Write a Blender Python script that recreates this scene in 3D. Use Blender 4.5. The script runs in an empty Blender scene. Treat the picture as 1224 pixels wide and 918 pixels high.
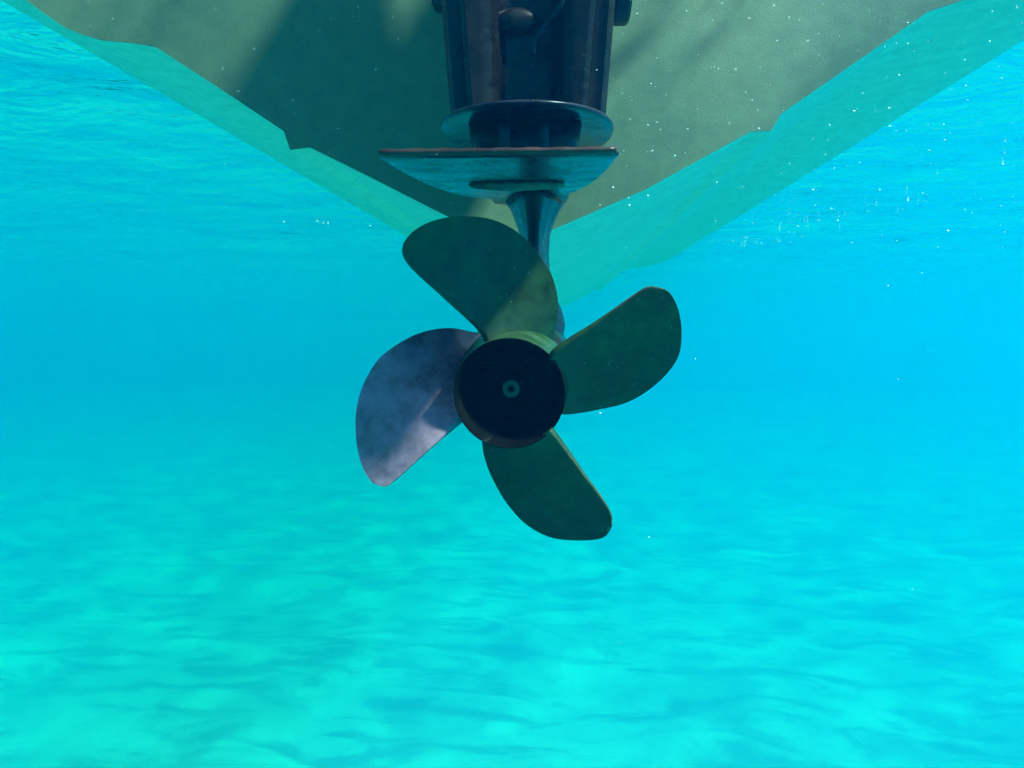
import bpy, bmesh, math, random
from mathutils import Vector, Matrix, noise

random.seed(7)
S = bpy.context.scene
C = bpy.data.collections.new("scene_objects")
S.collection.children.link(C)

# ------------------------------------------------------------------ camera
cam_d = bpy.data.cameras.new("camera")
cam = bpy.data.objects.new("camera", cam_d)
S.collection.objects.link(cam)
cam_d.sensor_width = 36.0
cam_d.lens = 36.0 * 884.0 / 1224.0
cam_d.clip_start = 0.02
cam_d.clip_end = 500
cam.location = (0, 0, 2.0)
cam.rotation_euler = (math.radians(90 - 4.46), 0, math.radians(3.8))
S.camera = cam

# ------------------------------------------------------------------ light
SUN = Vector((0.57, -0.32, 0.755)).normalized()      # direction towards the sun
w = bpy.data.worlds.new("World")
S.world = w
w.use_nodes = True
nt = w.node_tree
bg = nt.nodes["Background"]
sky = nt.nodes.new("ShaderNodeTexSky")
sky.sky_type = 'NISHITA'
sky.sun_disc = False
sky.sun_elevation = math.asin(SUN.z)
sky.sun_rotation = math.atan2(SUN.x, SUN.y)
nt.links.new(sky.outputs[0], bg.inputs[0])
bg.inputs[1].default_value = 0.095

sd = bpy.data.lights.new("sun", 'SUN')
sd.energy = 5.0
sd.angle = math.radians(6)
sd.color = (1.0, 0.96, 0.9)
so = bpy.data.objects.new("sun", sd)
S.collection.objects.link(so)
so.location = SUN * 20
so.rotation_euler = SUN.to_track_quat('Z', 'Y').to_euler()

S.view_settings.view_transform = 'Standard'
S.view_settings.look = 'None'
S.view_settings.gamma = 1
S.view_settings.exposure = 2.12

cy = S.cycles
cy.volume_bounces = 1
cy.max_bounces = 8
cy.diffuse_bounces = 2
cy.glossy_bounces = 3
cy.transmission_bounces = 4
cy.transparent_max_bounces = 8
cy.use_adaptive_sampling = True
cy.adaptive_threshold = 0.02
cy.use_denoising = True
try:
    cy.denoiser = 'OPENIMAGEDENOISE'
    cy.denoising_input_passes = 'RGB_ALBEDO_NORMAL'
except Exception:
    pass
cy.sample_clamp_indirect = 6.0
cy.caustics_reflective = False
cy.caustics_refractive = False

WATER_Z = 2.62

# ------------------------------------------------------------------ node helpers
class NT:
    def __init__(self, name):
        self.m = bpy.data.materials.new(name)
        self.m.use_nodes = True
        self.t = self.m.node_tree
        self.t.nodes.clear()
        self.out = self.n("ShaderNodeOutputMaterial")
    def n(self, kind, **kw):
        nd = self.t.nodes.new(kind)
        for k, v in kw.items():
            setattr(nd, k, v)
        return nd
    def l(self, a, b):
        self.t.links.new(a, b)
    def coord(self, scale=(1, 1, 1), rot=(0, 0, 0), kind='Object'):
        tc = self.n("ShaderNodeTexCoord")
        mp = self.n("ShaderNodeMapping")
        mp.inputs['Scale'].default_value = scale
        mp.inputs['Rotation'].default_value = rot
        self.l(tc.outputs[kind], mp.inputs[0])
        return mp.outputs[0]
    def noise(self, vec, scale, detail=4, rough=0.55, dist=0.0):
        nd = self.n("ShaderNodeTexNoise")
        nd.inputs['Scale'].default_value = scale
        nd.inputs['Detail'].default_value = detail
        nd.inputs['Roughness'].default_value = rough
        nd.inputs['Distortion'].default_value = dist
        self.l(vec, nd.inputs['Vector'])
        return nd.outputs['Fac']
    def ramp(self, fac, stops, interp='LINEAR'):
        r = self.n("ShaderNodeValToRGB")
        r.color_ramp.interpolation = interp
        el = r.color_ramp.elements
        while len(el) < len(stops):
            el.new(0.5)
        for e, (p, c) in zip(el, stops):
            e.position = p
            e.color = (c, c, c, 1) if isinstance(c, (int, float)) else (*c, 1)
        self.l(fac, r.inputs[0])
        return r.outputs[0]
    def mix(self, fac, a, b, blend='MIX'):
        m = self.n("ShaderNodeMix", data_type='RGBA', blend_type=blend)
        for sock, val in ((m.inputs[0], fac), (m.inputs[6], a), (m.inputs[7], b)):
            if hasattr(val, 'is_linked'):
                self.l(val, sock)
            elif isinstance(val, (int, float)):
                sock.default_value = val
            else:
                sock.default_value = (*val, 1)
        return m.outputs[2]
    def bump(self, h, strength, dist, prev=None):
        b = self.n("ShaderNodeBump")
        b.inputs['Strength'].default_value = strength
        b.inputs['Distance'].default_value = dist
        self.l(h, b.inputs['Height'])
        if prev is not None:
            self.l(prev, b.inputs['Normal'])
        return b.outputs[0]
    def bsdf(self, col, rough, normal=None, coat=0.0, spec=0.5, metal=0.0):
        p = self.n("ShaderNodeBsdfPrincipled")
        if hasattr(col, 'is_linked'):
            self.l(col, p.inputs['Base Color'])
        else:
            p.inputs['Base Color'].default_value = (*col, 1)
        if hasattr(rough, 'is_linked'):
            self.l(rough, p.inputs['Roughness'])
        else:
            p.inputs['Roughness'].default_value = rough
        p.inputs['Specular IOR Level'].default_value = spec
        p.inputs['Metallic'].default_value = metal
        p.inputs['Coat Weight'].default_value = coat
        p.inputs['Coat Roughness'].default_value = 0.12
        if normal is not None:
            self.l(normal, p.inputs['Normal'])
        self.l(p.outputs[0], self.out.inputs[0])
        return p

def m_paint(name, base, film, rough=0.38, coat=0.3, film_amt=0.6, speck=0.3, spec=0.35, wear_amt=0.5):
    """black paint with a thin uneven film of algae, fine specks and rub marks"""
    t = NT(name)
    v = t.coord()
    big = t.ramp(t.noise(v, 10, 6, 0.6, 0.6), [(0.28, 0.0), (0.70, film_amt)])
    c = t.mix(big, base, film)
    mott = t.ramp(t.noise(v, 60, 5, 0.7), [(0.3, 0.5), (0.75, 1.6)])
    c = t.mix(1.0, c, mott, 'MULTIPLY')
    sp = t.ramp(t.noise(v, 260, 2, 0.5), [(0.70, 0.0), (0.76, speck)])
    c = t.mix(sp, c, (0.22, 0.27, 0.24))
    sv = t.coord(scale=(1, 1, 9))
    scr = t.ramp(t.noise(sv, 22, 6, 0.75, 0.6), [(0.60, 0.0), (0.70, 0.25)])
    c = t.mix(scr, c, (0.10, 0.11, 0.11))
    geo = t.n("ShaderNodeNewGeometry")
    wear = t.ramp(geo.outputs['Pointiness'], [(0.53, 0.0), (0.60, wear_amt)])
    patchy = t.ramp(t.noise(v, 38, 4, 0.7), [(0.45, 0.0), (0.6, 1.0)])
    wf = t.n("ShaderNodeMath", operation='MULTIPLY'); t.l(wear, wf.inputs[0]); t.l(patchy, wf.inputs[1])
    c = t.mix(wf.outputs[0], c, (0.12, 0.075, 0.05))
    r = t.ramp(t.noise(v, 30, 4, 0.6), [(0.3, rough - 0.1), (0.7, rough + 0.18)])
    b = t.bump(t.noise(v, 380, 3, 0.6), 0.15, 0.0006)
    b = t.bump(t.noise(v, 45, 3, 0.5), 0.12, 0.002, b)
    t.bsdf(c, r, b, coat=coat, spec=spec)
    return t.m

def m_hull(name, base, stain, rough=0.45, patch=(0, 0, 0)):
    t = NT(name)
    v = t.coord()
    big = t.ramp(t.noise(v, 1.6, 5, 0.55), [(0.3, 0.0), (0.7, 0.7)])
    c = t.mix(big, base, stain)
    fine = t.ramp(t.noise(v, 30, 6, 0.7), [(0.3, 0.82), (0.7, 1.15)])
    c = t.mix(1.0, c, fine, 'MULTIPLY')
    grain = t.ramp(t.noise(v, 420, 2, 0.6), [(0.3, 0.85), (0.7, 1.12)])
    c = t.mix(1.0, c, grain, 'MULTIPLY')
    sp = t.ramp(t.noise(v, 120, 2, 0.4), [(0.735, 0.0), (0.76, 0.5)])
    c = t.mix(sp, c, (0.55, 0.55, 0.5))
    b = t.bump(t.noise(v, 300, 4, 0.6), 0.2, 0.0012)
    b = t.bump(t.noise(v, 5, 3, 0.5), 0.15, 0.02, b)
    t.bsdf(c, rough, b, coat=0.1)
    return t.m

M = {}
M['prop'] = m_paint('propeller_paint', (0.014, 0.020, 0.010), (0.012, 0.068, 0.018), 0.40, 0.05, 0.9, 0.6, spec=0.3)
M['black'] = m_paint('engine_paint', (0.004, 0.004, 0.004), (0.009, 0.008, 0.006), 0.26, 0.0, 0.6, 0.15, spec=0.16, wear_amt=0.12)
M['plate'] = m_paint('plate_paint', (0.010, 0.012, 0.022), (0.015, 0.02, 0.035), 0.2, 0.0, 0.5, 0.15, spec=0.2, wear_amt=0.1)
M['inner'] = m_paint('exhaust_dark', (0.003, 0.003, 0.003), (0.005, 0.008, 0.006), 0.9, 0.0, 0.5, 0.0, spec=0.0, wear_amt=0.0)  # near-black, no gloss: shade inside the hollow hub put into the colour
M['nut'] = m_paint('nut_metal', (0.02, 0.045, 0.02), (0.012, 0.04, 0.016), 0.4, 0.0, 0.6, 0.2)
M['sunlit'] = m_paint('sunlit_blade_paint', (0.12, 0.075, 0.10), (0.30, 0.18, 0.24), 0.30, 0.3, 0.95, 0.5)  # propeller paint lightened: sunlight on the left blade is put into the colour
M['edge'] = m_paint('worn_edge', (0.012, 0.006, 0.005), (0.06, 0.018, 0.010), 0.4, 0.1, 0.9, 0.15)
M['anode'] = m_paint('zinc_anode', (0.03, 0.06, 0.045), (0.10, 0.22, 0.14), 0.7, 0.0, 0.9, 0.5)
M['transom'] = m_hull('transom_shaded', (0.092, 0.138, 0.070), (0.070, 0.145, 0.070))  # same hull as the bottom, darkened: the stern's shade is in the colour
M['bottom'] = m_hull('hull_bottom_lit', (0.66, 0.64, 0.48), (0.56, 0.58, 0.42))  # paler tone carries the light bounced up from the sea floor
M['deck'] = m_hull('deck_gelcoat', (0.7, 0.7, 0.66), (0.6, 0.6, 0.56))

# ------------------------------------------------------------------ object helpers
def link(o, parent=None):
    C.objects.link(o)
    if parent:
        o.parent = parent
    return o

def mesh_obj(name, bm, mat, parent=None, smooth=True, auto=None):
    me = bpy.data.meshes.new(name)
    bmesh.ops.remove_doubles(bm, verts=bm.verts, dist=1e-6)
    bmesh.ops.recalc_face_normals(bm, faces=bm.faces)
    if auto is not None:
        for e in bm.edges:
            if len(e.link_faces) == 2 and e.calc_face_angle(0) > math.radians(auto):
                e.smooth = False
    for f in bm.faces:
        f.smooth = smooth
    bm.to_mesh(me)
    bm.free()
    me.materials.append(mat)
    return link(bpy.data.objects.new(name, me), parent)

def tag(o, label=None, cat=None, kind=None, group=None):
    if label: o['label'] = label
    if cat: o['category'] = cat
    if kind: o['kind'] = kind
    if group: o['group'] = group
    return o

def empty(name, loc):
    o = bpy.data.objects.new(name, None)
    o.location = loc
    o.empty_display_size = 0.1
    return link(o)

def loft(bm, rings, cap0=True, cap1=True, closed=True):
    vr = [[bm.verts.new(p) for p in r] for r in rings]
    n = len(vr[0])
    for a, b in zip(vr, vr[1:]):
        for i in range(n if closed else n - 1):
            j = (i + 1) % n
            try:
                bm.faces.new((a[i], a[j], b[j], b[i]))
            except ValueError:
                pass
    if closed and cap0: bm.faces.new(vr[0][::-1])
    if closed and cap1: bm.faces.new(vr[-1])
    return vr

def smoothstep(a, b, x):
    x = max(0.0, min(1.0, (x - a) / (b - a)))
    return x * x * (3 - 2 * x)

def catmull(pts, n):
    """resample an open polyline smoothly to n points by arc length"""
    P = [Vector(p) for p in pts]
    P = [P[0] * 2 - P[1]] + P + [P[-1] * 2 - P[-2]]
    dense = []
    for i in range(1, len(P) - 2):
        for k in range(16):
            t = k / 16
            a, b, c, d = P[i - 1], P[i], P[i + 1], P[i + 2]
            dense.append(0.5 * ((2 * b) + (c - a) * t + (2 * a - 5 * b + 4 * c - d) * t * t + (3 * b - a - 3 * c + d) * t ** 3))
    dense.append(P[-2])
    L = [0.0]
    for a, b in zip(dense, dense[1:]):
        L.append(L[-1] + (b - a).length)
    out = []
    j = 0
    for k in range(n):
        s = L[-1] * k / (n - 1)
        while j < len(L) - 2 and L[j + 1] < s:
            j += 1
        f = (s - L[j]) / max(1e-9, L[j + 1] - L[j])
        out.append(dense[j].lerp(dense[j + 1], min(1, max(0, f))))
    return out

# ------------------------------------------------------------------ sea bed
def sea_floor():
    bm = bmesh.new()
    # graded grid: fine near, coarse far, reaching into the blue
    def axis(lim_lo, lim_hi, fine):
        xs, x, st = [0.0], 0.0, fine
        while x < lim_hi:
            x += st; st *= 1.035; xs.append(min(x, lim_hi))
        x, st = 0.0, fine
        while x > lim_lo:
            x -= st; st *= 1.035; xs.append(max(x, lim_lo))
        return sorted(set(xs))
    X = axis(-70, 70, 0.09); Y = axis(-60, 90, 0.09)
    def h(x, y):
        v = Vector((x * 0.35, y * 0.35, 1.3))
        z = 0.16 * noise.noise(v) + 0.10 * noise.noise(Vector((x * 0.9, y * 1.2, 4.0)))
        warp = noise.noise(Vector((x * 0.5, y * 0.5, 9))) * 1.6
        z += 0.022 * math.sin((y * 0.9 + x * 0.35) * 5.2 + warp * 3)
        return z - 0.05 * math.sin(x * 0.3)
    grid = [[bm.verts.new((x, y, h(x, y))) for x in X] for y in Y]
    for a, b in zip(grid, grid[1:]):
        for i in range(len(X) - 1):
            bm.faces.new((a[i], a[i + 1], b[i + 1], b[i]))
    t = NT('sand')
    v = t.coord()
    big = t.ramp(t.noise(v, 0.5, 4, 0.5, 0.8), [(0.35, 0.0), (0.65, 1.0)])
    c = t.mix(big, (0.37, 0.33, 0.30), (0.52, 0.46, 0.41))
    sv = t.coord(scale=(0.5, 1.4, 1), rot=(0, 0, 0.35))
    weed = t.ramp(t.noise(sv, 0.8, 5, 0.6, 1.4), [(0.47, 0.0), (0.60, 0.75)])
    c = t.mix(weed, c, (0.27, 0.235, 0.235))
    gr = t.ramp(t.noise(v, 180, 3, 0.6), [(0.3, 0.85), (0.7, 1.1)])
    c = t.mix(1.0, c, gr, 'MULTIPLY')
    b = t.bump(t.noise(v, 60, 4, 0.6), 0.4, 0.01)
    b = t.bump(t.noise(v, 4, 4, 0.5), 0.4, 0.06, b)
    t.bsdf(c, 0.95, b, spec=0.1)
    o = mesh_obj('sea_floor', bm, t.m)
    o.location.z = SEA_Z
    tag(o, 'pale rippled sand sea floor fading into blue water', kind='structure')

SEA_Z = -5.7
sea_floor()

# ------------------------------------------------------------------ water surface
def wave(x, y):
    z = 0.018 * noise.noise(Vector((x * 0.9 + 3, y * 1.1, 0.2)))
    z += 0.010 * noise.noise(Vector((x * 2.1 + y * 0.7, y * 2.9 - x * 0.4, 2.2)))
    z += 0.0045 * noise.noise(Vector((x * 5 + y * 1.5, y * 7, 5.2)))
    return z * 1.5

def water_surface():
    bm = bmesh.new()
    def axis(lo, hi, fine, g):
        xs, x, st = [0.0], 0.0, fine
        while x < hi:
            x += st; st *= g; xs.append(min(x, hi))
        x, st = 0.0, fine
        while x > lo:
            x -= st; st *= g; xs.append(max(x, lo))
        return sorted(set(xs))
    X = axis(-72, 72, 0.035, 1.02); Y = axis(-62, 92, 0.035, 1.02)
    h = wave
    grid = [[bm.verts.new((x, y, h(x, y))) for x in X] for y in Y]
    for a, b in zip(grid, grid[1:]):
        for i in range(len(X) - 1):
            bm.faces.new((a[i], a[i + 1], b[i + 1], b[i]))
    t = NT('water_surface')
    v = t.coord(scale=(1, 1.5, 1), rot=(0, 0, 0.25))
    b = t.bump(t.noise(v, 3.5, 4, 0.6, 0.6), 0.55, 0.05)
    b = t.bump(t.noise(v, 22, 2, 0.5, 0.4), 0.18, 0.006, b)
    fr = t.n("ShaderNodeFresnel")
    fr.inputs['IOR'].default_value = 1.333
    t.l(b, fr.inputs['Normal'])
    gl = t.n("ShaderNodeBsdfGlossy")
    gl.inputs['Roughness'].default_value = 0.04
    gl.inputs['Color'].default_value = (0.97, 0.99, 1, 1)
    t.l(b, gl.inputs['Normal'])
    tr = t.n("ShaderNodeBsdfTransparent")
    # caustic light and dark put into the transparent tint, apart from the wave shapes
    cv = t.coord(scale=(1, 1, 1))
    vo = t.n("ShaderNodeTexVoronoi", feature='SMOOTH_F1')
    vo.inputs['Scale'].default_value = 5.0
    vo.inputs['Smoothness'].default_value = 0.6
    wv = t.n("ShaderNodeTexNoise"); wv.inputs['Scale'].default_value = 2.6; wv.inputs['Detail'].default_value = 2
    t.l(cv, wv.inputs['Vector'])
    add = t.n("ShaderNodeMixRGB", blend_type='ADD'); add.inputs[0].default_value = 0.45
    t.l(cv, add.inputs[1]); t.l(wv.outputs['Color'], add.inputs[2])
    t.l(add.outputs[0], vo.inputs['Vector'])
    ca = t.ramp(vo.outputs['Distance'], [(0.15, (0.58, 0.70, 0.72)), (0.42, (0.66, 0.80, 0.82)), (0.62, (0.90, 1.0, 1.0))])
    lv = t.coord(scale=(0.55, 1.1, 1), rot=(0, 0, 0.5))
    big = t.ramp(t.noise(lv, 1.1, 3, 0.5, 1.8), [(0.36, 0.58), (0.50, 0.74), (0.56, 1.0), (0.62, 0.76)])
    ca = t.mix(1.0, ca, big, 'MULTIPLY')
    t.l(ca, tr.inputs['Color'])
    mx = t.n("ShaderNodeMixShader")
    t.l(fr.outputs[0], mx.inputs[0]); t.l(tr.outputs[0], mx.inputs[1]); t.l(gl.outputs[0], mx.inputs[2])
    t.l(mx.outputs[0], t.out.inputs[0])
    o = mesh_obj('water_surface', bm, t.m)
    # normals must point up so the underside is the water side
    if o.data.polygons[0].normal.z < 0:
        o.data.flip_normals()
    o.location.z = WATER_Z
    tag(o, 'rippled underside of the water surface above the camera', kind='structure')

water_surface()

# ------------------------------------------------------------------ body of water (the medium)
def haze():
    bm = bmesh.new()
    x0, x1, y0, y1, z0, z1 = -75, 75, -65, 95, SEA_Z - 1.3, 2.98
    bmesh.ops.create_cube(bm, size=1)
    for vtx in bm.verts:
        vtx.co = Vector(((x0 + x1) / 2 + vtx.co.x * (x1 - x0), (y0 + y1) / 2 + vtx.co.y * (y1 - y0), (z0 + z1) / 2 + vtx.co.z * (z1 - z0)))
    t = NT('sea_water')
    p = t.n("ShaderNodeVolumePrincipled")
    p.inputs['Color'].default_value = (0.0, 0.106, 0.35, 1)
    p.inputs['Absorption Color'].default_value = (0.0, 0.84, 0.995, 1)
    p.inputs['Density'].default_value = HAZE_D
    p.inputs['Anisotropy'].default_value = 0.52
    t.l(p.outputs[0], t.out.inputs['Volume'])
    o = mesh_obj('haze', bm, t.m, smooth=False)
    tag(o, 'clear blue sea water that swallows distant things', kind='stuff')

HAZE_D = 0.195
haze()

# ------------------------------------------------------------------ boat
def boat():
    cx = -0.076
    # outline of the stern below the gunwale, port to starboard (x, z)
    prof = [(-0.99, 2.86), (-0.955, 2.70), (-0.94, 2.545), (-0.90, 2.527), (-0.845, 2.512), (-0.804, 2.488), (-0.776, 2.468),
            (-0.745, 2.447), (-0.714, 2.434), (-0.688, 2.427), (-0.635, 2.421), (-0.605, 2.415), (-0.506, 2.351), (-0.413, 2.289),
            (-0.404, 2.262), (-0.374, 2.265), (-0.299, 2.228), (-0.165, 2.160), (-0.100, 2.127), (cx, 2.118), (-0.050, 2.125),
            (-0.021, 2.138), (0.119, 2.197), (0.268, 2.277), (0.297, 2.278), (0.310, 2.301), (0.463, 2.406), (0.506, 2.436),
            (0.553, 2.450), (0.62, 2.457), (0.70, 2.470), (0.79, 2.490), (0.805, 2.70), (0.84, 2.86)]
    Y0 = 1.1
    root = empty('motorboat', (cx, Y0, 2.12))
    tag(root, 'V-shaped boat hull with stern in dark olive shade and bottom in pale green light, seen from underwater', 'boat')
    inv = Vector((cx, Y0, 2.12))
    # hull shell: prismatic aft, drawn in and rising towards the bow
    bm = bmesh.new()
    rings = []
    for k in range(41):
        s = k / 40
        y = Y0 + 0.0015 + 6.9 * s
        f = max(0.0, (s - 0.66) / 0.34) ** 1.6
        nar = 1 - 0.985 * f ** 1.15
        rise = 0.50 * f ** 1.3
        ring = []
        for (x, z) in prof:
            zv = 2.118 + min(abs(x - cx), 0.87) / 0.87 * 0.40
            zs = z if z > 2.55 else z + (zv - z) * smoothstep(0.0, 0.5, f)
            zz = min(2.86, zs + rise * (1 - (z - 2.118) / 0.742 * 0.8))
            ring.append(Vector((cx + (x - cx) * nar, y, zz)) - inv)
        rings.append(ring)
    vr = [[bm.verts.new(p) for p in r] for r in rings]
    n = len(prof)
    for a, b in zip(vr, vr[1:]):
        for i in range(n - 1):
            bm.faces.new((a[i], a[i + 1], b[i + 1], b[i]))
    mesh_obj('hull_bottom', bm, M['bottom'], root, smooth=True, auto=14)
    # transom board
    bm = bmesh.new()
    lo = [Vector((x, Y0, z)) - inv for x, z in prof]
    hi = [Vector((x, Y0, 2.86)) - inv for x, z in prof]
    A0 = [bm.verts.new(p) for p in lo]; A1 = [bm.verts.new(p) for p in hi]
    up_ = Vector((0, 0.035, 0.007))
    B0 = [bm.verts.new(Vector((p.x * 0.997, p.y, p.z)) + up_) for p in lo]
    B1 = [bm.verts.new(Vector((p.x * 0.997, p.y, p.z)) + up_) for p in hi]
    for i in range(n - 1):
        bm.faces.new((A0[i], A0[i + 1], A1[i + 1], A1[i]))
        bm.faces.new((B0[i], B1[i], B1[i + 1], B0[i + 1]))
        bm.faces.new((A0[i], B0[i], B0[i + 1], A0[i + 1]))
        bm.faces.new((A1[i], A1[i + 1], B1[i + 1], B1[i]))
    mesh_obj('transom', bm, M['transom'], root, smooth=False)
    # deck
    bm = bmesh.new()
    L = []; R = []
    for r in rings:
        L.append(r[0] + Vector((0, 0, 0.003))); R.append(r[-1] + Vector((0, 0, 0.003)))
    va = [bm.verts.new(p) for p in L]; vb = [bm.verts.new(p) for p in R]
    for i in range(len(va) - 1):
        bm.faces.new((va[i], vb[i], vb[i + 1], va[i + 1]))
    mesh_obj('deck', bm, M['deck'], root, smooth=False)

boat()

# ------------------------------------------------------------------ outboard motor
HUB = Vector((-0.0451, 0.6458, 1.9407))
AX = Vector((-0.01808, 0.99744, 0.06914)).normalized()
U = AX.cross(Vector((0, 0, 1))).normalized()
V = U.cross(AX).normalized()

root = empty('outboard_motor', HUB)
rot = Matrix((U, AX, V)).transposed()       # local x = right, y = forward along the shaft, z = up
root.rotation_euler = rot.to_euler()
tag(root, 'black outboard motor leg with a dark four bladed propeller hanging under the boat stern', 'outboard motor')

def rrect(cx_, cy_, hx, hy, r, n=5):
    pts = []
    for (sx, sy, a0) in ((1, 1, 0), (-1, 1, 90), (-1, -1, 180), (1, -1, 270)):
        for k in range(n + 1):
            a = math.radians(a0 + 90 * k / n)
            pts.append((cx_ + sx * (hx - r) + r * math.cos(a), cy_ + sy * (hy - r) + r * math.sin(a)))
    return pts

def foil(cx_, w0, w1, hw, n=14):
    """streamlined section: sharp at both ends, widest a third from the front"""
    pts = []
    for k in range(n + 1):
        t = k / n
        pts.append((t, 1))
    res = []
    def width(t):   # t = 0 trailing, 1 leading
        return hw * min(1.0, 0.12 + 1.25 * math.sin(math.pi * min(1, max(0, t * 0.5 + 0.02))) ** 0.9) if t < 0.62 else hw * math.sqrt(max(0, 1 - ((t - 0.62) / 0.38) ** 2)) * 1.0
    for k in range(n + 1):
        t = k / n
        res.append((cx_ + max(0.0015, width(t)), w0 + (w1 - w0) * t))
    for k in range(n, -1, -1):
        t = k / n
        res.append((cx_ - max(0.0015, width(t)), w0 + (w1 - w0) * t))
    return res

# strut from the plate down to the gear case
bm = bmesh.new()
rows = [(0.020, 0.046, 0.125, 0.36), (0.045, 0.050, 0.125, 0.36), (0.060, 0.046, 0.13, 0.355), (0.075, 0.036, 0.135, 0.35), (0.09, 0.026, 0.137, 0.345), (0.11, 0.018, 0.138, 0.34),
        (0.13, 0.0165, 0.138, 0.34), (0.15, 0.0175, 0.136, 0.345), (0.165, 0.023, 0.13, 0.35), (0.178, 0.028, 0.122, 0.36), (0.1862, 0.034, 0.112, 0.37)]
rings = []
for (z, hw, w0, w1) in rows:
    cxx = 0.004 + 0.014 * smoothstep(0.05, 0.12, z)
    rings.append([Vector((x, y, z)) for x, y in foil(cxx, w0, w1, hw)])
loft(bm, rings)
mesh_obj('lower_strut', bm, M['black'], root)

# gear case torpedo
def lathe(bm, prof, n=64, cap=True):
    rings = []
    for (y, r) in prof:
        rings.append([Vector((r * math.cos(2 * math.pi * k / n), y, r * math.sin(2 * math.pi * k / n))) for k in range(n)])
    return loft(bm, rings, cap, cap)
bm = bmesh.new()
lathe(bm, [(0.114, 0.050), (0.118, 0.0555), (0.14, 0.059), (0.20, 0.0615), (0.28, 0.061), (0.34, 0.055), (0.39, 0.044), (0.43, 0.030), (0.455, 0.016), (0.464, 0.004)])
mesh_obj('gear_case', bm, M['black'], root)

# skeg below the gear case
bm = bmesh.new()
rings = []
for (z, hw, w0, w1) in [(-0.045, 0.011, 0.16, 0.36), (-0.08, 0.008, 0.165, 0.33), (-0.12, 0.006, 0.17, 0.29), (-0.15, 0.0045, 0.18, 0.262), (-0.158, 0.003, 0.19, 0.25)]:
    rings.append([Vector((x, y, z)) for x, y in foil(0.004, w0, w1, hw)])
loft(bm, rings)
mesh_obj('skeg', bm, M['black'], root)

# anti ventilation plate: straight trailing edge, long rounded nose
def plate(name, outline, z, th, mat, edge_r=0.0):
    bm = bmesh.new()
    pts = [Vector((x, y, 0)) for x, y in outline]
    n = len(pts)
    c = sum(pts, Vector()) / n
    rings = []
    for (sc, dz) in ((0.0, -th / 2), (0.55, -th / 2), (0.93, -th / 2 * 0.98), (0.985, -th / 2 * 0.75), (1.0, -th * 0.15), (1.0, th * 0.15), (0.985, th / 2 * 0.75), (0.93, th / 2), (0.0, th / 2)):
        if sc == 0.0:
            rings.append([c + Vector((0, 0, z + dz)) + (p - c) * 0.02 for p in pts])
        else:
            rings.append([c + (p - c) * sc + Vector((0, 0, z + dz)) for p in pts])
    loft(bm, rings)
    return mesh_obj(name, bm, mat, root)
half = [(0.0, 0.225), (0.022, 0.218), (0.045, 0.195), (0.062, 0.150), (0.074, 0.085), (0.081, 0.01), (0.084, -0.06), (0.0845, -0.088), (0.082, -0.0945), (0.06, -0.096), (0.03, -0.0965), (0.0, -0.097)]
Rr = catmull([(x, y, 0) for x, y in half], 44)
outl = [(p.x, p.y) for p in Rr] + [(-p.x, p.y) for p in Rr[-2:0:-1]]
plate('ventilation_plate', [(x * 1.03 - 0.003, y) for x, y in outl], 0.190, 0.0052, M['plate'])
# worn rusty rim of the trailing edge
bm = bmesh.new()
rings = []
for k in range(31):
    x = -0.087 + 0.168 * k / 30
    hh = 0.0024 + 0.0003 * math.sin(k * 1.7) 
    d = 0.0025
    rings.append([Vector((x, -0.0985 + dy, 0.1905 + dz)) for dy, dz in ((-d, -hh * .6), (-d * 1.25, 0), (-d, hh * .6), (0, hh), (d, hh), (d, -hh), (0, -hh))])
loft(bm, rings)
mesh_obj('plate_rim', bm, M['edge'], root)

# upper splash plate
n = 56
outl = []
for k in range(n):
    a = 2 * math.pi * k / n
    x = 0.011 + 0.091 * math.copysign(abs(math.cos(a)) ** 0.9, math.cos(a))
    y = 0.19 + (0.155 if math.sin(a) < 0 else 0.17) * math.copysign(abs(math.sin(a)) ** 0.9, math.sin(a))
    outl.append((x, y))
plate('splash_plate', outl, 0.2535, 0.006, M['plate'])

# neck between the plates
bm = bmesh.new()
rings = []
for (z, hx, y0, y1) in [(0.1945, 0.046, 0.095, 0.36), (0.20, 0.049, 0.092, 0.362), (0.225, 0.052, 0.09, 0.365), (0.2495, 0.056, 0.088, 0.37)]:
    rings.append([Vector((x, y, z)) for x, y in rrect(0.010, (y0 + y1) / 2, hx, (y1 - y0) / 2, 0.03)])
loft(bm, rings)
mesh_obj('neck', bm, M['black'], root)

# exhaust relief lips on the back of the neck
for sx in (-1, 1):
    bm = bmesh.new()
    rings = []
    for k in range(9):
        z = 0.199 + 0.046 * k / 8
        rings.append([Vector((0.010 + sx * 0.018 + dx, 0.088 + dy, z)) for dx, dy in rrect(0, 0, 0.006, 0.006, 0.004, 2)])
    loft(bm, rings)
    mesh_obj('exhaust_lip', bm, M['plate'], root)

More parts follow.
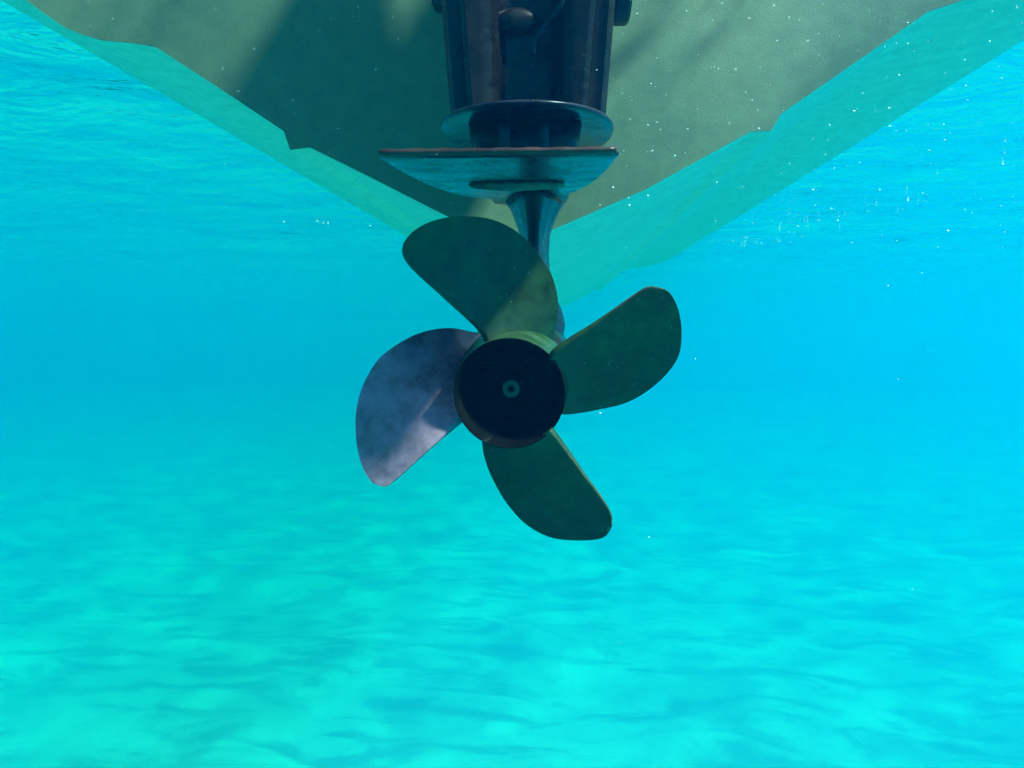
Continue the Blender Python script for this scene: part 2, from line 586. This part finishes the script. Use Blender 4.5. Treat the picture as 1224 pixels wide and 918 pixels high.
# mid section: a fairing with side flanges and a recessed channel at the back
bm = bmesh.new()
rings = []
def mid_section(hx, y0, y1):
    """right half outline of the fairing, from the middle of the back round to the front"""
    h = [(0.0, y0 + 0.030), (0.018, y0 + 0.030), (0.026, y0 + 0.025), (0.033, y0 + 0.008), (0.038, y0 + 0.003), (0.047, y0 + 0.001),
         (hx - 0.026, y0 + 0.001), (hx - 0.021, y0 + 0.005), (hx - 0.018, y0 + 0.016), (hx - 0.014, y0 + 0.017), (hx - 0.007, y0 + 0.014),
         (hx - 0.001, y0 + 0.022), (hx, y0 + 0.036), (hx, y0 + 0.10), (hx - 0.004, y1 - 0.06), (hx - 0.022, y1 - 0.022), (hx * 0.45, y1 - 0.004), (0.0, y1)]
    return h
for k in range(15):
    z = 0.257 + 0.60 * k / 14
    f = smoothstep(0.25, 0.42, z)
    hx = 0.079 + 0.010 * (z - 0.257) / 0.15 if z < 0.41 else 0.089
    h = mid_section(hx, 0.118 - 0.01 * f, 0.36)
    ring = [(0.0125 + x, y) for x, y in h] + [(0.0125 - x, y) for x, y in h[-2:0:-1]]
    rings.append([Vector((x, y, z)) for x, y in ring])
loft(bm, rings)
mesh_obj('midsection', bm, M['black'], root, auto=38)

# moulded boss and water tell-tale ridge in the channel
bm = bmesh.new()
lat = []
for k in range(12):
    t = k / 11
    rr = 0.021 * math.sqrt(max(0.0, 1 - t * t)) + 0.0004
    lat.append([Vector((0.002 + rr * math.cos(a) * 1.0, 0.1365 - 0.009 * t, 0.352 + rr * 0.62 * math.sin(a))) for a in [2 * math.pi * i / 28 for i in range(28)]])
loft(bm, lat)
mesh_obj('moulded_boss', bm, M['black'], root)
bm = bmesh.new()
path = catmull([(0.018, 0.129, 0.318), (0.020, 0.128, 0.330), (0.030, 0.122, 0.343), (0.044, 0.108, 0.356), (0.050, 0.107, 0.375), (0.049, 0.107, 0.40)], 26)
rings = []
for i, p in enumerate(path):
    d = (path[min(i + 1, 25)] - path[max(i - 1, 0)]).normalized()
    s = d.cross(Vector((0, 1, 0))).normalized(); q = s.cross(d)
    rings.append([p + s * 0.0028 * math.cos(a) + q * 0.0028 * math.sin(a) for a in [2 * math.pi * k / 10 for k in range(10)]])
loft(bm, rings)
mesh_obj('water_tube', bm, M['plate'], root)

# clamp brackets reaching to the transom
for sx, low in ((-1, 0.41), (1, 0.392)):
    bm = bmesh.new()
    side = [(0.205, 0.86), (0.205, low + 0.10), (0.208, low + 0.07), (0.217, low + 0.045), (0.230, low + 0.024), (0.247, low + 0.009), (0.265, low + 0.001), (0.285, low), (0.305, low + 0.008), (0.33, low + 0.03), (0.36, low + 0.06), (0.40, low + 0.085), (0.44, low + 0.10), (0.44, 0.86)]
    x0 = 0.0125 + sx * 0.094; x1 = 0.0125 + sx * 0.114
    rings = []
    for x, ins in ((x0, 0.003), (x0 + sx * 0.003, 0.0), (x1 - sx * 0.004, 0.0), (x1, 0.005)):
        cyy, czz = 0.32, 0.6
        rings.append([Vector((x, cyy + (y - cyy) * (1 - ins * 6), czz + (z - czz) * (1 - ins * 3))) for y, z in side])
    loft(bm, rings)
    mesh_obj('clamp_bracket', bm, M['black'], root, auto=30)
bm = bmesh.new()
rings = []
for x in (-0.093, 0.117):
    rings.append([Vector((x, 0.40 + 0.018 * math.cos(a), 0.54 + 0.018 * math.sin(a))) for a in [2 * math.pi * k / 20 for k in range(20)]])
loft(bm, rings)
mesh_obj('tilt_tube', bm, M['black'], root)

# sacrificial anode, eaten away, under the plate
bm = bmesh.new()
outl = []
for k in range(48):
    a = 2 * math.pi * k / 48
    r = 1 + 0.45 * noise.noise(Vector((math.cos(a) * 3.2, math.sin(a) * 3.2, 3))) + 0.15 * noise.noise(Vector((math.cos(a) * 9, math.sin(a) * 9, 1)))
    outl.append(Vector((0.006 + 0.040 * r * math.cos(a), 0.062 + 0.013 * r * math.sin(a), 0)))
rings = []
cc = Vector((0.006, 0.062, 0))
for sc, dz in ((0.02, 0.1815), (0.5, 0.1815), (0.85, 0.1825), (0.97, 0.1840), (1.0, 0.1872), (0.02, 0.1873)):
    rings.append([cc + (p - cc) * sc + Vector((0, 0, dz + (0.0012 * noise.noise(p * 90) if 0.1 < sc < 1 else 0))) for p in outl])
loft(bm, rings)
mesh_obj('anode', bm, M['anode'], root)

# ------------------------------------------------------------------ propeller
prop = bpy.data.objects.new('propeller', None)
prop.empty_display_size = 0.05
link(prop, root)
# barrel with open exhaust end
bm = bmesh.new()
lathe(bm, [(0.0008, 0.0482), (0.0, 0.0487), (0.0008, 0.0492), (0.006, 0.0492), (0.020, 0.0498), (0.040, 0.0525), (0.07, 0.0545), (0.098, 0.0552), (0.112, 0.0545), (0.112, 0.0462)], cap=False)
mesh_obj('hub_barrel', bm, M['prop'], prop, auto=60)
bm = bmesh.new()
lathe(bm, [(0.108, 0.0455), (0.030, 0.0452), (0.006, 0.0472), (0.0002, 0.0481), (-0.0004, 0.0488), (0.0004, 0.04935)], cap=False)
mesh_obj('exhaust_bore', bm, M['inner'], prop)
bm = bmesh.new()
lathe(bm, [(0.062, 0.0453), (0.062, 0.034), (0.058, 0.032), (0.058, 0.024), (0.050, 0.022), (0.046, 0.017), (0.045, 0.0125), (0.062, 0.0120)], cap=False)
mesh_obj('hub_core', bm, M['inner'], prop, auto=50)
bm = bmesh.new()        # castellated nut with a bored shaft end
lathe(bm, [(0.066, 0.0125), (0.040, 0.0125), (0.0375, 0.0115), (0.037, 0.0085)], 6, cap=False)
mesh_obj('propeller_nut', bm, M['inner'], prop, smooth=False)
bm = bmesh.new()
lathe(bm, [(0.0372, 0.0088), (0.030, 0.0084), (0.0285, 0.0076), (0.0285, 0.0034), (0.030, 0.0027), (0.045, 0.0025), (0.045, 0.0001)], 32, cap=False)
mesh_obj('shaft_end', bm, M['nut'], prop, auto=30)

PITCH, RAKE, W0 = 0.060, 0.20, 0.020
# each outline runs from the trailing root round the tip to the leading root: (radius, degrees ahead of the trailing root)
BL = [
    (-25, [(0.0478, -1.0), (0.0629, -2.0), (0.0994, -8.7), (0.1353, -11.9), (0.1504, -11.4), (0.1578, -9.1)], [(0.049, 76), (0.0665, 62.1), (0.0823, 56.4), (0.0963, 50.6), (0.1108, 44.0), (0.1217, 37.9), (0.136, 30.7), (0.1467, 23.8), (0.1537, 17.8), (0.1578, 12.0), (0.1611, 6.5), (0.1629, 0.8), (0.1619, -4.9), (0.1578, -9.1)], None),
    (65, [(0.0478, -18.2), (0.0619, -19.2), (0.1046, -15.2), (0.143, -14.1), (0.1524, -12.9)], [(0.049, 66), (0.060, 58), (0.074, 47), (0.0885, 39.5), (0.1043, 33.9), (0.1194, 28.0), (0.1349, 21.3), (0.1468, 15.7), (0.1541, 10.7), (0.1594, 3.4), (0.1622, -3.4), (0.161, -9.0), (0.1524, -12.9)], None),
    (152, [(0.0478, -21.9), (0.0663, -18.7), (0.0949, -15.4), (0.1232, -13.8), (0.1382, -12.4), (0.1473, -10.0)], [(0.049, 70), (0.0705, 53.6), (0.0814, 47.2), (0.0948, 39.3), (0.112, 30.5), (0.1289, 21.9), (0.1406, 13.5), (0.1468, 5.5), (0.1519, -2.2), (0.1525, -6.4), (0.1473, -10.0)], None),
    (245, [(0.0478, -5.5), (0.0533, -6.5), (0.0916, -10.5), (0.1311, -12.2), (0.1397, -11.0), (0.1458, -8.2)], [(0.049, 84), (0.0677, 70.9), (0.0817, 64.5), (0.095, 57.3), (0.1073, 50.0), (0.1192, 42.3), (0.1289, 35.6), (0.1373, 26.4), (0.1426, 18.4), (0.1457, 10.6), (0.1479, 3.0), (0.1479, -3.8), (0.1458, -8.2)], 'blade with a pale grey sun sheen put into its paint'),
]

def blade(base, tr, ld, mat):
    NR, NC = 40, 26
    def pl(seq):
        return [(r * math.cos(math.radians(a)), r * math.sin(math.radians(a)), 0) for r, a in seq]
    T = catmull(pl(tr), NR); L = catmull(pl(ld), NR)
    bm = bmesh.new()
    def lift(x, y):
        r = max(0.0474, math.hypot(x, y)); a = math.atan2(y, x)
        w_ = W0 + PITCH * a - RAKE * (r - 0.05)
        ph = a + math.radians(base)
        return r, a, Vector((r * math.sin(ph), w_, r * math.cos(ph)))
    back = []; front = []
    for i in range(NR):
        rb = []; rf = []
        for j in range(NC + 1):
            t = 0.5 - 0.5 * math.cos(math.pi * j / NC)
            p = T[i].lerp(L[i], t)
            r, a, q = lift(p.x, p.y)
            e = 1e-3
            _, _, qx = lift(p.x + e, p.y); _, _, qy = lift(p.x, p.y + e)
            nrm = (qx - q).cross(qy - q).normalized()
            if nrm.y > 0: nrm = -nrm           # towards the rear
            f = i / (NR - 1)
            body = 0.0085 * (1 - f) ** 1.1 + 0.0032
            prof_t = (1.0 * (t + 0.001) ** 0.18) * (1 - t) ** 0.45 * 1.25
            th = max(0.0011, body * 0.5 * prof_t) if 0 < j < NC else (0.0013 if j == 0 else 0.0007)
            if i == NR - 1: th = 0.0009
            th = min(th, 0.0012 + 0.03 * (1 - f) ** 0.5 * 0.5)
            cup = -0.0035 * math.exp(-t * 14) * (1 - 0.3 * f)
            rb.append(q + nrm * (th - cup * 0)); rf.append(q - nrm * th)
        back.append(rb); front.append(rf)
    va = [[bm.verts.new(p) for p in r] for r in back]
    vb = [[bm.verts.new(p) for p in r] for r in front]
    for i in range(NR - 1):
        for j in range(NC):
            bm.faces.new((va[i][j], va[i][j + 1], va[i + 1][j + 1], va[i + 1][j]))
            bm.faces.new((vb[i][j], vb[i + 1][j], vb[i + 1][j + 1], vb[i][j + 1]))
    for i in range(NR - 1):
        for j, fl in ((0, 1), (NC, 0)):
            bm.faces.new((va[i][j], va[i + 1][j], vb[i + 1][j], vb[i][j]))
    for i in (0, NR - 1):
        for j in range(NC):
            bm.faces.new((va[i][j], vb[i][j], vb[i][j + 1], va[i][j + 1]))
    return mesh_obj('blade', bm, mat, prop, auto=50)

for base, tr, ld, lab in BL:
    b = blade(base, tr, ld, M['sunlit'] if lab else M['prop'])
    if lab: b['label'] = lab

# ------------------------------------------------------------------ drifting specks
def specks():
    bm = bmesh.new()
    rnd = random.Random(3)
    for k in range(480):
        y = 0.30 + 0.76 * rnd.random() ** 0.8 if k < 380 else 1.2 + 2.5 * rnd.random()
        x = (0.02 + 0.75 * rnd.random() ** 0.9) * y if k % 4 else (rnd.random() * 1.2 - 0.6) * y
        z = 2.0 + (0.10 + 0.40 * rnd.random()) * y if k % 5 else 2.0 + (rnd.random() * 0.9 - 0.45) * y
        z = min(z, WATER_Z - 0.05)
        if y < 1.15 and (x < 0.04 * y or z < 2.0 + 0.05 * y) and k % 9: continue
        if abs(x + 0.05 * y) < 0.09 * y and abs(z - 2.0) < 0.14 * y: continue
        r = rnd.choice((0.00022, 0.0003, 0.0003, 0.0004, 0.00065)) * (0.5 + 0.7 * y)
        g = bmesh.ops.create_icosphere(bm, subdivisions=1, radius=r)
        st = Vector((1 + rnd.random(), 1, 0.7 + rnd.random() * 0.6))
        for vtx in g['verts']:
            vtx.co = Vector((vtx.co.x * st.x, vtx.co.y * st.y, vtx.co.z * st.z)) + Vector((x, y, z))
    t = NT('plankton')
    t.bsdf((0.8, 0.8, 0.75), 0.5)
    o = mesh_obj('suspended_particles', bm, t.m)
    tag(o, 'tiny pale specks drifting in the water', kind='stuff')
specks()

def glint_flakes():  # pale flakes added in place of glints on the waves
    bm = bmesh.new()
    rnd = random.Random(11)
    def flake(x, y, r):
        g = bmesh.ops.create_icosphere(bm, subdivisions=1, radius=r)
        for vtx in g['verts']:
            vtx.co = Vector((vtx.co.x * 5.0, vtx.co.y * 2.0, vtx.co.z * 0.2)) + Vector((x, y, WATER_Z + wave(x, y) - r * 0.1))
    for k in range(46):      # clusters strung out in lines to starboard
        t = rnd.random()
        cx_ = 1.15 + 0.85 * t + rnd.gauss(0, 0.10); cy_ = 6.3 - 3.2 * t + rnd.gauss(0, 0.30)
        for q in range(rnd.randint(2, 7)):
            flake(cx_ + rnd.gauss(0, 0.09), cy_ + rnd.gauss(0, 0.05), rnd.uniform(0.0007, 0.0015))
    for k in range(14):      # a thinner line to port
        t = rnd.random()
        flake(-1.1 - 1.2 * t + rnd.gauss(0, 0.08), 4.7 - 0.9 * t + rnd.gauss(0, 0.08), rnd.uniform(0.001, 0.0022))
    t = NT('glint_flakes')
    t.bsdf((0.85, 0.88, 0.88), 0.25)
    o = mesh_obj('surface_glints', bm, t.m)
    tag(o, 'thin lines of pale flakes standing in for wave glints on the water surface', kind='stuff')
glint_flakes()
